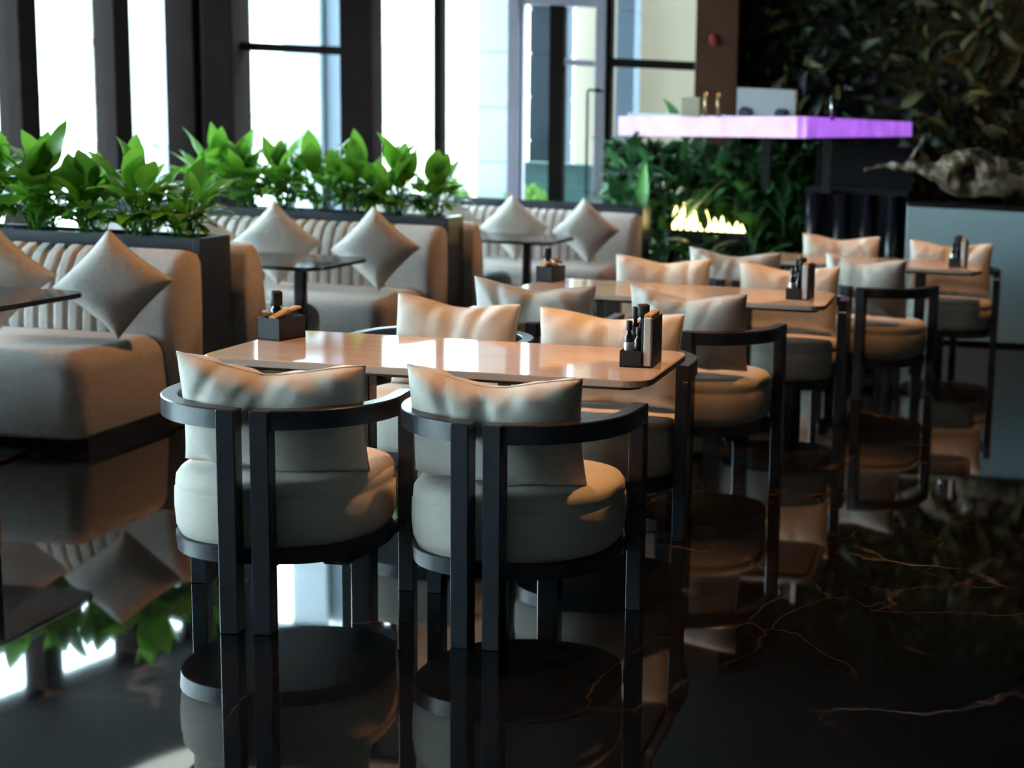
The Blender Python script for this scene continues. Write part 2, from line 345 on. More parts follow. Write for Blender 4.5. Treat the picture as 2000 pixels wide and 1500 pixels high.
# ---------------------------------------------------------------- outside
tag(obj('ground', b2(-60, 40, 15.35, 60, -.16, -.05), PAVE), 'pale pavement outside the windows', 'pavement', kind='structure')
tag(obj('ground', bx((-35, 4, -.11), (42, 40, .11)), PAVE), 'pale pavement along the glazed side', 'pavement', kind='structure')
def clad_pillar(label, x0, x1, y0, y1, m, h=1.15, top=4.6, z0=.0):
    t = thing('clad_pillar', label, 'pillar', ((x0 + x1) / 2, (y0 + y1) / 2, -.05))
    w, d = x1 - x0, y1 - y0
    obj('core', b2(-w / 2 + .02, w / 2 - .02, -d / 2 + .02, d / 2 - .02, 0, top), STONEB, t)
    z = z0
    while z < top - .05:
        z1 = min(top, z + h); obj('panel', b2(-w / 2, w / 2, -d / 2, d / 2, z + .006, z1 - .006, .004), m, t); z = z1
    return t
clad_pillar('pale blue stone clad pillar outside, seen left of the dark corner column', -9.75, -9.28, 17.2, 17.7, STONE, 1.22)
t = clad_pillar('broad pale stone pillar outside behind the window with the cross rail', -8.03, -7.60, 17.35, 17.75, STONE, 1.22)
clad_pillar('shaded face of the broad pale stone pillar outside, painted blue-grey', -7.58, -7.20, 17.45, 18.0, STONEB, 1.22)  # the broad pillar's shaded face, built as a darker block
clad_pillar('white stone pillar outside just left of the glass door', -5.75, -5.30, 17.3, 17.7, WHITES, .62)
clad_pillar('pillar outside right of the glass door, its shade painted blue-grey', -4.13, -3.92, 17.3, 17.6, STONEB, 1.5)
clad_pillar('grey pillar outside seen through the left leaf of the glass door', -5.22, -4.78, 17.6, 17.9, STONEB, .5)
tag(obj('wall_outside', b2(-4.28, -1.2, 18.6, 18.8, -.05, 6), CREAMW), 'cream rendered wall outside beyond the right window', 'wall', kind='structure')
cw = tag(obj('wall_outside', b2(-4.9, -4.3, 18.4, 18.6, -.05, 6), CREAMW), 'cream rendered wall seen through the glass door', 'wall', kind='structure')
bt = thing('reflection_panel', 'teal panel added outside to imitate the street reflection in the glass door', 'reflection_panel', (-4.7, 17.2, -.05))  # stands in for street reflections low in the door panes
obj('infill', b2(-.55, .45, -.01, .01, .1, 1.22), TEALG, bt); obj('handrail', b2(-.55, .45, -.03, .03, 1.22, 1.27, .01), TEALG, bt)
for x in (-.5, .4): obj('post', b2(x - .025, x + .025, -.025, .025, 0, 1.22), TEALG, bt)
def building(label, x, y, w, d, h, cols, rows, m, z0=1.0, dz=3.0):
    t = thing('building', label, 'building', (x, y, -.05))
    obj('facade', b2(-w / 2, w / 2, 0, d, 0, h), m, t)
    obj('cornice', b2(-w / 2 - .2, w / 2 + .2, -.25, d, h, h + .3), m, t)
    for r in range(rows):
        for c in range(cols):
            cx = -w / 2 + w * (c + .5) / cols; z = z0 + r * dz
            f = obj('window', b2(cx - .6, cx + .6, -.1, .02, z, z + 1.8, .02), m, t)
            obj('pane', b2(cx - .48, cx + .48, -.13, -.04, z + .12, z + 1.68), SHUTTER, f)
building('sunlit cream building across the street, seen between the dark columns', -14.0, 34, 9, 6, 4.6, 3, 1, CREAMB, 1.6)
building('pale building far outside beyond the side windows', -27.0, 36, 12, 6, 5.0, 4, 1, CREAMB, 1.8)
rl = thing('street_railing', 'thin metal railing outside the side windows', 'railing', (-9.6, 16.6, -.05), math.radians(80))
obj('handrail', b2(-1.6, 1.6, -.02, .02, 1.24, 1.28), METAL, rl)
for x in (-1.5, -.5, .5, 1.5): obj('post', b2(x - .02, x + .02, -.02, .02, 0, 1.24), METAL, rl)

# ---------------------------------------------------------------- leaves
def leaf_mesh(name, stalk, L, Wd, a0, a1, a2, m, fold=.25, n=7, sr=.004, wave=0, seed=0):
    rng = random.Random(seed); bm = bmesh.new(); p = Vector((0, 0, 0)); pts = [p.copy()]
    k = 5
    for i in range(k):
        a = a0 + (a1 - a0) * (i + .5) / k; p = p + Vector((math.sin(a), 0, math.cos(a))) * (stalk / k); pts.append(p.copy())
    if stalk > .01: tube(bm, pts, sr, 3)
    prev = None
    for i in range(n + 1):
        u = i / n; a = a1 + (a2 - a1) * u
        if i: p = p + Vector((math.sin(a), 0, math.cos(a))) * (L / n)
        w = Wd / 2 * (math.sin(PI * min(1, u ** .75 * .97 + .03)) ** .85 + .02); nrm = Vector((-math.cos(a), 0, math.sin(a)))
        wv = math.sin(u * 9 + seed) * wave
        row = [bm.verts.new(p + Vector((0, s * w, 0)) + nrm * (abs(s) * w * fold + s * wv * w)) for s in (-1, 0, 1)]
        if prev:
            for j in (0, 1): bm.faces.new((prev[j], prev[j + 1], row[j + 1], row[j]))
        prev = row
    me = bpy.data.meshes.new(name); bm.to_mesh(me); bm.free(); me.materials.append(m)
    for q in me.polygons: q.use_smooth = True
    return me
LM = [leaf_mesh('leaf', st, L, w, .05, a1, a2, LILY, .22, 7, .004, .12, i) for i, (st, L, w, a1, a2) in enumerate((
    (.36, .27, .115, .12, .5), (.30, .26, .11, .4, 1.2), (.26, .25, .10, .7, 1.7), (.22, .24, .10, 1.0, 2.1), (.32, .29, .13, .25, .8), (.16, .22, .09, .9, 2.2), (.28, .22, .075, .5, 1.0)))]
def lily(label, x, y, z, n, sc, tall, seed, group):
    r = random.Random(seed); t = thing('peace_lily', label, 'plant', (x, y, z), r.random() * 6, group)
    for i in range(int(n * 1.5)):
        k = r.choice((1, 2, 2, 3, 3, 5, 5, 5, 4, 6)) if i > tall else r.choice((0, 4, 0))
        o = link('leaf', LM[k], None, t)
        o.location = (r.uniform(-.06, .06), r.uniform(-.06, .06), 0); s = sc * r.uniform(.75, 1.12)
        o.scale = (s, s, s); o.rotation_euler = (r.uniform(-.12, .12), r.uniform(-.12, .12), i * 2.4 + r.uniform(-.4, .4))
    return t

# ---------------------------------------------------------------- booths: planters, sofas, tables, scatter cushions
def make_planter(label, xe, y0, L=2.7, plants=()):
    t = thing('planter', label, 'planter', (xe, y0, 0), 0, 'planter dividers between the booths')
    d = .32; h = .955
    obj('front_panel', b2(-L, -.02, 0, .022, .02, h, .003), PLANTER, t)
    obj('back_panel', b2(-L, -.02, d - .022, d, .02, h, .003), PLANTER, t)
    obj('end_panel', b2(-.045, 0, -.004, d + .004, 0, h + .003, .004), PLANTER, t)
    obj('end_panel', b2(-L, -L + .045, -.004, d + .004, 0, h + .003, .004), PLANTER, t)
    obj('soil', b2(-L + .05, -.05, .022, d - .022, h - .14, h - .05), SOIL, t)
    return t
BO = ((-4.11, 7.87), (-3.72, 10.6), (-2.93, 13.4))
make_planter('charcoal planter divider behind the sofa nearest the camera, full of lilies', *BO[0])
make_planter('charcoal planter divider in the middle of the row, with lilies before the dark columns', *BO[1])
make_planter('charcoal planter divider furthest back, in front of the glass door', *BO[2])

def sofa_meshes(L):
    """origin: right end, rear face; faces -Y; extends to -X"""
    bm = bmesh.new(); vs = box(bm, (-L / 2 - .03, -.66, .265), (L - .06, .86, .42))
    es = list({e for v in vs for e in v.link_edges})
    up = [e for e in es if max(v.co.z for v in e.verts) > .4]
    dn = [e for e in es if e not in up]
    bmesh.ops.bevel(bm, geom=up, offset=.10, segments=6, affect='EDGES', profile=.5)
    dn = [e for e in bm.edges if all(v.co.z < .06 for v in e.verts) and len(e.link_faces) == 2 and e.calc_face_angle(0) > 1.2]
    bmesh.ops.bevel(bm, geom=dn, offset=.025, segments=2, affect='EDGES', profile=.5)
    seat = bm
    bk = bmesh.new()   # channelled back rest
    N = 320; prof = [(-.06, .05), (-.25, .05), (-.33, .36), (-.345, .50), (-.33, .64), (-.29, .78), (-.235, .865), (-.16, .905), (-.09, .89), (-.045, .84), (-.04, .60)]
    rings = []
    pitch = .078
    for i in range(N + 1):
        x = -L * i / N
        e = min(-x, L + x); r = .07
        k = 1.0 if e > r else math.sqrt(max(0, 1 - (1 - e / r) ** 2)) * .25 + .75
        ph = ((-x - .34) / pitch) % 1
        g = 0
        if .30 < -x < L - .30: g = .018 * (1 - min(1, min(ph, 1 - ph) / .24)) ** 1.3
        ring = []
        for (yy, z) in prof:
            yb = -.05
            yn = yb + (yy - yb) * k; zn = .05 + (z - .05) * (.94 + .06 * k)
            if yy < -.1: yn += g
            if z > .8: zn -= g * .6
            ring.append(bk.verts.new((x, yn, zn)))
        rings.append(ring)
    n = len(prof)
    for a, b in zip(rings, rings[1:]):
        for k in range(n): bk.faces.new((a[k], a[(k + 1) % n], b[(k + 1) % n], b[k]))
    bk.faces.new(rings[0]); bk.faces.new(list(reversed(rings[-1])))
    return seat, bk
def make_sofa(label, x, y, rz=0, L=2.55):
    t = thing('booth_sofa', label, 'sofa', (x, y, 0), rz, 'upholstered booth sofas')
    s, b = sofa_meshes(L)
    obj('seat', s, SOFA, t, True); obj('backrest', b, SOFA, t, True)
    obj('plinth', b2(-L + .06, -.06, -1.03, -.08, 0, .058), BLACK, t)
    return t
for i, (xe, y) in enumerate(BO):
    make_sofa(('taupe booth sofa with a channelled back and square seat end, nearest of those facing us', 'taupe channelled booth sofa facing us behind the glossy table in the middle booth',
               'taupe booth sofa facing us in front of the glass door')[i], xe + .02 - .01 * i, y, 0)
    if i < 2:
        o = make_sofa(('back-to-back booth sofa facing away behind the first planter, only its right end showing', 'back-to-back booth sofa facing away behind the middle planter')[i], xe + .06 - 2.55, y + .32, PI)
make_sofa('booth sofa facing away, only its rounded seat end showing at the picture edge', -4.33 - 2.55, 5.42, PI)

def booth_table(label, x, y, w=.9, d=.84):
    t = thing('booth_table', label, 'table', (x, y, 0), 0, 'glossy booth tables')
    bm = bmesh.new(); slab(bm, rrect(w, d, .12), .732, .755); obj('tabletop', bm, mat('smoked_glass_top', (.03, .036, .045), .08, ior=1.6), t)
    obj('pedestal', b2(-.32, -.26, -.03, .03, .02, .732, .004), BLACK, t); obj('pedestal', b2(.14, .2, -.03, .03, .02, .732, .004), BLACK, t)
    obj('foot_plate', b2(-.38, .26, -.2, .2, 0, .02, .006), BLACK, t)
booth_table('dark glossy booth table at the edge of the picture before the nearest sofa', -4.63, 6.55)
booth_table('dark glossy booth table on a slim post in the middle booth', -4.25, 9.0)
booth_table('dark glossy booth table before the sofa by the glass door', -3.66, 11.75, .92, .84)

def pillow_mesh(w, h, T, pinch=.05, dip=0, bend=0, n=22, seed=0, wr=.004):
    """stands in XZ, thickness along Y, bottom edge at z=0 centre x=0"""
    r = random.Random(seed); bm = bmesh.new()
    ph = [r.uniform(0, 6) for _ in range(8)]
    def P(i, j, side):
        u = -math.cos(PI * i / n) * .55 + (-1 + 2 * i / n) * .45; v = -math.cos(PI * j / n) * .55 + (-1 + 2 * j / n) * .45
        x = u * w / 2 * (1 - pinch * (1 - v * v)); z = v * h / 2 * (1 - pinch * 1.2 * (1 - u * u))
        if dip and v > 0: z -= dip * (math.exp(-(u / .5) ** 2)) * v ** 2
        t = T / 2 * max(0, (1 - u ** 4) * (1 - v ** 4)) **   .5
        crease = 0
        for k in range(4):
            crease += math.sin(u * (5 + 3 * k) + ph[k] + v * (2 + 2 * k)) * math.exp(-((1 - abs(v)) / .35) ** 2)
        if dip:
            for k in range(3):     # slanting folds running down from the top seam
                d = (u - (-.55 + .5 * k + .1 * math.sin(ph[k])) + (v - 1) * .35 * math.cos(ph[k + 3])); crease -= 2.8 * math.exp(-(d / .075) ** 2) * max(0, .3 + v) * (1 - .3 * k)
        t += wr * crease * (1 if t > .005 else 0) * (1 - abs(u) ** 6)
        if dip and v > -.2: t -= T * .16 * math.exp(-((u - .05 * math.sin(ph[4])) / .12) ** 2) * (v + .2) / 1.2 * (1 - abs(v) ** 8)
        y = side * t + bend * (u * w / 2) ** 2
        return (x, y, z + h / 2)
    front = [[None] * (n + 1) for _ in range(n + 1)]; back = [[None] * (n + 1) for _ in range(n + 1)]
    for i in range(n + 1):
        for j in range(n + 1):
            front[i][j] = bm.verts.new(P(i, j, -1))
            back[i][j] = front[i][j] if i in (0, n) or j in (0, n) else bm.verts.new(P(i, j, 1))
    for i in range(n):
        for j in range(n):
            bm.faces.new((front[i][j], front[i + 1][j], front[i + 1][j + 1], front[i][j + 1]))
            bm.faces.new((back[i][j], back[i][j + 1], back[i + 1][j + 1], back[i + 1][j]))
    seam = [front[i][0] for i in range(n + 1)] + [front[n][j] for j in range(1, n + 1)] + [front[i][n] for i in range(n - 1, -1, -1)] + [front[0][j] for j in range(n - 1, 0, -1)]
    pts = [v.co.copy() for v in seam]
    return bm, pts
def pillow_obj(name, label, group, w, h, T, m, M, pinch, dip, bend, seed, wr=.004):
    bm, pts = pillow_mesh(w, h, T, pinch, dip, bend, 44 if dip else 22, seed, wr)
    o = obj(name, bm, m, None, True); o.matrix_world = M; tag(o, label, 'cushion', group)
    pb = bmesh.new(); pts.append(pts[0].copy()); tube(pb, pts, .0035, 5); s = obj('piping', pb, m, o, True)
    return o
def scatter(label, x, y, z, rot, yaw, lean, side=.37, seed=0):
    M = Matrix.Translation((x, y, z)) @ Matrix.Rotation(yaw, 4, 'Z') @ Matrix.Rotation(lean, 4, 'X') @ Matrix.Rotation(rot, 4, 'Y') @ Matrix.Translation((0, 0, -side / 2))
    pillow_obj('scatter_cushion', label, 'scatter cushions on the booth sofas', side, side, .23, SCATTER, M, .07, 0, 0, seed, .002)
R = math.radians
scatter('oatmeal scatter cushion standing on its corner at the end of the nearest sofa', -4.25, 7.27, .76, R(40), R(22), R(-14), .39, 1)
scatter('oatmeal scatter cushion cut by the left edge of the picture on the nearest sofa', -4.86, 7.27, .76, R(42), R(20), R(-14), .39, 2)
scatter('oatmeal scatter cushion poking up behind the end of the first planter, on the middle sofa', -5.27, 10.0, .76, R(40), R(18), R(-14), .39, 3)
scatter('oatmeal scatter cushion in the middle of the middle sofa, behind its table', -4.70, 10.0, .765, R(43), R(22), R(-14), .41, 4)
scatter('oatmeal scatter cushion leaning at the right end of the middle sofa', -4.0, 9.98, .765, R(42), R(22), R(-14), .41, 5)
scatter('oatmeal scatter cushion at the far sofa behind its dark table', -3.92, 12.8, .76, R(43), R(22), R(-14), .41, 6)
scatter('oatmeal scatter cushion at the right end of the far sofa', -3.29, 12.8, .76, R(43), R(22), R(-14), .41, 7)
scatter('oatmeal scatter cushion peeping out above the end of the middle planter, on the far sofa', -4.5, 12.85, .77, R(40), R(20), R(-14), .38, 8)

LG1 = 'lilies in the first planter'; LG2 = 'lilies in the middle planter'
for i, (dx, lab, n, sc, tall) in enumerate(((-1.28, 'bushy peace lily cut by the picture edge, tall leaf against the window frame', 40, 1.05, 2), (-.98, 'peace lily with one long leaf rising across the first window frame', 42, 1.0, 2),
                                  (-.70, 'low peace lily in the middle of the first planter', 40, .85, 0), (-.42, 'peace lily with a broad upright leaf before the pale pillar', 36, .98, 2), (-.17, 'dark peace lily at the right end of the first planter', 36, .80, 0))):
    lily(lab, -4.11 + dx, 8.03, .90, n, sc, tall, 20 + i, LG1)
for i, (dx, lab, n, sc, tall) in enumerate(((-1.85, 'peace lily starting the middle planter, half behind the first planter', 36, .95, 1), (-1.55, 'peace lily in front of the purple tinted column', 38, 1.0, 1), (-1.27, 'peace lily with a tall leaf against the bright pane', 36, 1.05, 2), (-.98, 'peace lily with a single upright leaf before the shaded pillar', 34, .98, 1),
                                  (-.70, 'peace lily under the dark window column', 36, .95, 1), (-.44, 'full peace lily with pointed leaves before the bright window', 42, 1.0, 2), (-.17, 'peace lily drooping over the right end of the middle planter', 34, .85, 0))):
    lily(lab, -3.72 + dx, 10.76, .90, n, sc, tall, 40 + i, LG2)

# ---------------------------------------------------------------- dining tables and chairs
def dining_table(label, x0, x1, y0, y1):
    w, d = x1 - x0, y1 - y0
    t = thing('dining_table', label, 'table', ((x0 + x1) / 2, (y0 + y1) / 2, 0), 0, 'marble dining tables in a row')
    bm = bmesh.new(); slab(bm, rrect(w, d, .09), .738, .765); obj('tabletop', bm, TABLE, t)
    bm = bmesh.new(); slab(bm, rrect(w - .08, d - .08, .07), .722, .738); obj('underframe', bm, BLACK, t)
    for s in (-1, 1):
        obj('pedestal', b2(s * .37 - .04, s * .37 + .04, -.04, .04, .02, .722, .005), BLACK, t)
        obj('base_plate', b2(s * .37 - .05, s * .37 + .05, -.27, .27, 0, .02, .006), BLACK, t)
TB = ((-2.76, -1.11, 5.22, 6.01), (-2.45, -.75, 7.92, 8.68), (-1.53, .10, 10.7, 11.45))
for tb, l in zip(TB, ('polished beige marble table nearest the camera, mirroring the windows', 'polished beige marble table in the middle of the row', 'polished beige marble table furthest away, near the white counter')): dining_table(l, *tb)

def chair_proto():
    t = thing('tub_chair', 'x', 'chair', (0, 0, 0), 0, 'cream tub chairs with black frames round the marble tables')
    for s in (-1, 1):
        path = [(s * .36, .165, .692), (s * .36, .08, .692), (s * .36, 0, .692)]
        for k in range(1, 25):
            a = PI / 2 * k / 24; path.append((s * .36 * math.cos(a) if k < 24 else s * .024, -.36 * math.sin(a), .692))
        path[-2] = (s * max(abs(path[-2][0]), .05), path[-2][1], .692)
        bm = bmesh.new(); prof = [(-.026, -.031), (.026, -.031), (.026, .028), (.022, .032), (-.022, .032), (-.026, .028)]
        sweep(bm, path, prof); obj('arm_rail', bm, WOOD, t, 'auto')
        obj('rear_leg', b2(s * .052 - .029, s * .052 + .029, -.398, -.336, 0, .7245, .003), WOOD, t)
        obj('front_leg', b2(s * .36 - .027, s * .36 + .027, .115, .168, 0, .66, .003), WOOD, t)
    bm = bmesh.new(); lathe(bm, [(.29, .262), (.325, .268), (.338, .30), (.342, .36), (.341, .415), (.334, .4235), (.3375, .432), (.335, .458), (.322, .477), (.29, .484), (.15, .488), (.001, .488)], 56, 2.35); obj('seat', bm, FABRIC, t, True)
    bm = bmesh.new(); lathe(bm, [(.30, .212), (.336, .214), (.340, .266), (.30, .267)], 56, 2.35); obj('seat_ring', bm, WOOD, t, 'auto')
    for s in (-1, 1):
        bm = bmesh.new(); box(bm, (s * .347, .13, .24), (.03, .04, .05)); obj('bracket', bm, WOOD, t)
        bm = bmesh.new(); box(bm, (s * .06, -.335, .24), (.05, .02, .05)); obj('bracket', bm, WOOD, t)
    return t
proto = chair_proto(); kids(proto); first = [True]
# x, y, rot(deg), label, pillow dx, pillow lift, seed
def place_chair(x, y, rz, label, plabel, seed, dx=0, dz=0, pw=.575, ph=.375, lean=12, twist=0):
    if first[0]: o = proto; first[0] = False
    else: o = copy_tree(proto)
    o.location = (x, y, 0); o.rotation_euler = (0, 0, rz); o['label'] = label
    M = Matrix.Translation((x, y, 0)) @ Matrix.Rotation(rz, 4, 'Z') @ Matrix.Translation((dx, -.135, .482 + dz)) @ Matrix.Rotation(R(lean), 4, 'X') @ Matrix.Rotation(R(twist), 4, 'Y')
    pillow_obj('seat_cushion', plabel, 'plump cushions on the tub chairs', pw, ph, .20, PILLOW, M, .045, .030, .45, seed, .0055)
place_chair(-2.265, 4.885, R(5), 'tub chair turning its back to us on the left of the nearest table', 'plump cream cushion on the left chair with its back to us', 11, 0, 0, .60, .375, 12, 2)
place_chair(-1.462, 4.885, R(-4), 'tub chair turning its back to us on the right of the nearest table', 'plump cream cushion on the right chair with its back to us', 12, -.035, 0, .585, .375, 12, 1)
place_chair(-2.25, 6.34, PI + R(-4), 'tub chair tucked in at the left of the far side of the nearest table', 'wrinkled cushion on the left chair facing us across the nearest table', 13, 0, -.01, .56, .40, 6, -2)
place_chair(-1.475, 6.05, PI, 'tub chair tucked in at the right of the far side of the nearest table', 'creased cushion behind the napkin holder of the nearest table', 14, .0, .01, .61, .40, 6, 0)
place_chair(-2.10, 7.31, R(2), 'tub chair on the camera side of the middle table, mostly hidden behind the nearest table', 'cushion on the left chair on the camera side of the middle table', 15, 0, .03, .585, .385, 10, 2)
place_chair(-1.29, 7.31, R(-8), 'tub chair with its back to us on the right of the middle table', 'grey-lit cushion on the right chair on the camera side of the middle table', 16, -.03, .03, .585, .385, 10, 1)
place_chair(-1.83, 8.80, PI + R(-2), 'tub chair at the left of the far side of the middle table', 'cushion facing us at the left of the far side of the middle table', 17, 0, .015, .58, .40, 6, 0)
place_chair(-1.07, 8.78, PI, 'tub chair at the right of the far side of the middle table', 'cushion facing us behind the bottles of the middle table', 18, -.01, .01, .60, .40, 6, 0)
place_chair(-1.52, 9.87, R(0), 'tub chair on the left of the camera side of the furthest table', 'cushion on the left chair on the camera side of the furthest table', 19, 0, .035, .60, .385, 9, 1)
place_chair(-.60, 9.85, R(-18), 'tub chair with its back to us on the right of the furthest table', 'cushion on the right chair on the camera side of the furthest table', 20, -.02, .035, .56, .385, 9, 1)
place_chair(-1.00, 11.6, PI, 'tub chair at the left of the far side of the furthest table', 'cushion facing us before the dark fluted bar', 21, 0, .02, .60, .40, 6, 0)
place_chair(-.14, 11.5, PI, 'tub chair at the right of the far side of the furthest table', 'cushion facing us before the white counter', 22, 0, .02, .64, .40, 6, 0)

# ---------------------------------------------------------------- table-top sets
TZ = .765
def bottle_bm(h, r):
    bm = bmesh.new(); lathe(bm, [(r * .9, 0), (r, .004), (r, h * .55), (r * .92, h * .62), (r * .45, h * .72), (r * .42, h * .80)], 16); return bm
def napkin_set(x, y, rz, where):
    base = Matrix.Translation((x, y, TZ)) @ Matrix.Rotation(rz, 4, 'Z')
    def put(o): o.matrix_world = base @ o.matrix_world
    def P(dx, dy, dz=0): return base @ Vector((dx, dy, dz))
    c = thing('condiment_caddy', 'black caddy with a napkin slot on ' + where, 'caddy', (x, y, TZ), rz, 'black condiment caddies')
    bm = bmesh.new(); box(bm, (-.042, 0, .003), (.080, .20, .006)); box(bm, (-.042, -.0985, .031), (.080, .003, .062)); box(bm, (-.042, .0985, .031), (.080, .003, .062)); box(bm, (-.0805, 0, .031), (.003, .20, .062))
    obj('tray', bm, BLACKPL, c)
    obj('napkin_plate', b2(-.002, .003, -.09, .09, 0, .185, .001), BLACKPL, c); obj('napkin_plate', b2(.036, .042, -.1, .1, 0, .185, .001), BLACKPL, c)
    obj('slot_floor', b2(.003, .036, -.09, .09, 0, .005), BLACKPL, c)
    n = thing('napkin_stack', 'upright stack of napkins in the caddy on ' + where, 'napkins', P(.0195, 0, .005), rz, 'napkins in the caddies')
    obj('napkins', b2(-.0145, .0145, -.092, .086, 0, .183, .003), PAPER, n); obj('kraft_sleeve', b2(-.0155, .0155, -.08, .08, .178, .196, .004), KRAFT, n)
    for k, (dx, dy, h, r, lab, nm) in enumerate(((-.056, -.055, .165, .019, 'slim black bottle with a silver label in front in the caddy on ', 'sauce_bottle'), (-.030, .0, .135, .017, 'short black shaker in the caddy on ', 'pepper_shaker'), (-.056, .062, .205, .019, 'black topped bottle at the left of the caddy on ', 'sauce_bottle'), (-.028, .07, .215, .024, 'broad black pepper mill at the back of the caddy on ', 'pepper_mill'))):
        b = thing(nm, lab + where, 'bottle' if nm == 'sauce_bottle' else nm.split('_')[1], P(dx, dy, .006), rz, 'bottles in the caddies')
        obj('body', bottle_bm(h, r), BLACK, b, True)
        bm = bmesh.new(); rr = r * (.62 if k != 3 else 1.0); lathe(bm, [(rr, h * .78), (rr * 1.05, h * .80), (rr * 1.05, h * .98), (rr * .8, h)], 14); obj('cap', bm, BLACKPL, b, True)
        if k == 0:
            bm = bmesh.new(); lathe(bm, [(r * 1.02, h * .15), (r * 1.03, h * .16), (r * 1.03, h * .50), (r * 1.02, h * .51)], 16); tag(obj('paper_label', bm, LABELM, b, True), 'silver printed label')
napkin_set(-1.205, 5.62, R(2), 'the nearest table')
napkin_set(-.90, 8.27, R(-4), 'the middle table')
napkin_set(-.055, 11.05, R(-4), 'the furthest table')
def sugar_set(x, y, rz, where):
    base = Matrix.Translation((x, y, TZ)) @ Matrix.Rotation(rz, 4, 'Z')
    c = thing('sachet_box', 'black box of sugar sachets at the left end of ' + where, 'box', (x, y, TZ), rz, 'black sachet boxes')
    bm = bmesh.new(); box(bm, (0, 0, .004), (.10, .16, .008)); h = .088
    for s in (-1, 1): box(bm, (s * .048, 0, h / 2), (.004, .16, h)); box(bm, (0, s * .078, h / 2), (.10, .004, h))
    obj('box_walls', bm, BLACKPL, c); obj('divider', b2(-.046, .046, -.002, .002, .008, .10), BLACKPL, c)
    r = random.Random(int(x * 100)); k = 0
    for dx, dy, dz, rr in ((-.025, -.035, .085, .2), (.02, -.04, .090, -.2), (.0, .03, .094, .4), (.022, .038, .106, 0), (-.028, .04, .086, -.2)):
        bm = bmesh.new(); box(bm, (0, 0, 0), (.035, .075, .011), rr, .004, 2)
        o = obj('sugar_sachet', bm, (SACHET, KRAFT, PAPER)[k % 3], None); o.matrix_world = base @ Matrix.Translation((dx, dy, dz + .01)) @ Matrix.Rotation(r.uniform(-.5, .5), 4, 'X')
        tag(o, ('tan sugar sachet at the front of the black box on ', 'brown sugar sachet in the front of the black box on ', 'white sugar sachet in the middle of the black box on ', 'topmost tan sugar sachet in the black box on ', 'brown sugar sachet at the back of the black box on ')[k] + where, 'sachet', 'sugar sachets on ' + where); k += 1
    b = thing('pepper_mill', 'dark mill standing behind the sachets on ' + where, 'mill', base @ Vector((-.022, .0, .008)), rz, 'dark mills in the sachet boxes')
    obj('body', bottle_bm(.17, .022), BLACK, b, True); bm = bmesh.new(); lathe(bm, [(.021, .12), (.023, .125), (.023, .172), (.015, .18)], 14); obj('cap', bm, BLACKPL, b, True)
sugar_set(-2.69, 5.76, R(-12), 'the nearest table')
sugar_set(-2.38, 8.48, R(-12), 'the middle table')

# ---------------------------------------------------------------- white counter with driftwood
cn = thing('reception_counter', 'white lacquered counter with a shadow gap, carrying the driftwood', 'counter', (-.53, 12.52, 0))
obj('front_panel', b2(0, 3.2, 0, .03, .03, 1.12, .003), COUNTER, cn); obj('carcass', b2(.01, 3.2, .03, .75, .03, 1.12), COUNTER, cn)
tag(obj('worktop', b2(-.005, 3.2, -.005, .76, 1.12, 1.15, .004), BLACK, cn), 'thin dark worktop'); obj('plinth', b2(.03, 3.2, .03, .7, 0, .03), BLACK, cn)

def skin(name, verts, edges, radii, m, parent=None, sub=2, root=0):
    me = bpy.data.meshes.new(name); me.from_pydata(verts, edges, []); me.update()
    o = link(name, me, m, parent); o.modifiers.new('skin', 'SKIN'); sd = o.modifiers.new('sub', 'SUBSURF'); sd.levels = sub; sd.render_levels = sub
    for i, r in enumerate(radii):
        d = me.skin_vertices[0].data[i]; d.radius = (r, r * .9) if not hasattr(r, '__len__') else r; d.use_root = i == root
    dt = bpy.data.textures.new(name, 'CLOUDS'); dt.noise_scale = .11
    dm = o.modifiers.new('disp', 'DISPLACE'); dm.texture = dt; dm.strength = .09; dm.mid_level = .5; dm.texture_coords = 'LOCAL'
    for p in me.polygons: p.use_smooth = True
    return o
dw = thing('driftwood', 'gnarled silver-brown driftwood root lying on the white counter', 'driftwood', (-.53, 12.9, 1.15))
# local x = X+.53, z = Z-1.15
V = [(.36, 0, .17), (.30, -.02, .27), (.42, -.05, .40), (.54, -.02, .43), (.66, 0, .30), (.62, .02, .14), (.48, .03, .09), (.80, .03, .17), (1.0, .05, .22), (1.2, .05, .17), (1.5, .06, .12),
     (.18, -.02, .27), (.04, -.02, .30), (-.10, 0, .29), (-.26, -.02, .28), (-.39, -.02, .245), (.00, -.03, .37), (.05, -.04, .46), (.10, -.04, .54), (.84, .02, .36), (1.0, .05, .34)]
Ed = [(0, 1), (1, 2), (2, 3), (3, 4), (4, 5), (5, 6), (6, 0), (5, 7), (7, 8), (8, 9), (9, 10), (1, 11), (11, 12), (12, 13), (13, 14), (14, 15), (12, 16), (16, 17), (17, 18), (4, 19), (19, 20)]
Ra = [.11, .10, .085, .095, .105, .13, .09, .13, .10, .08, .055, .075, .05, .035, .022, .012, .024, .018, .010, .07, .03]
tag(skin('trunk', V, Ed, Ra, DRIFT, dw, 2, 6), 'gnarled root with a hole through it')
V2 = [(-.10, -.05, .29), (-.17, -.06, .31), (-.25, -.05, .295)]
skin('twig', V2, [(0, 1), (1, 2)], [.02, .024, .012], mat('pale_bleached_wood', (.62, .58, .46), .5, bump=.5, bscale=30), dw, 1)

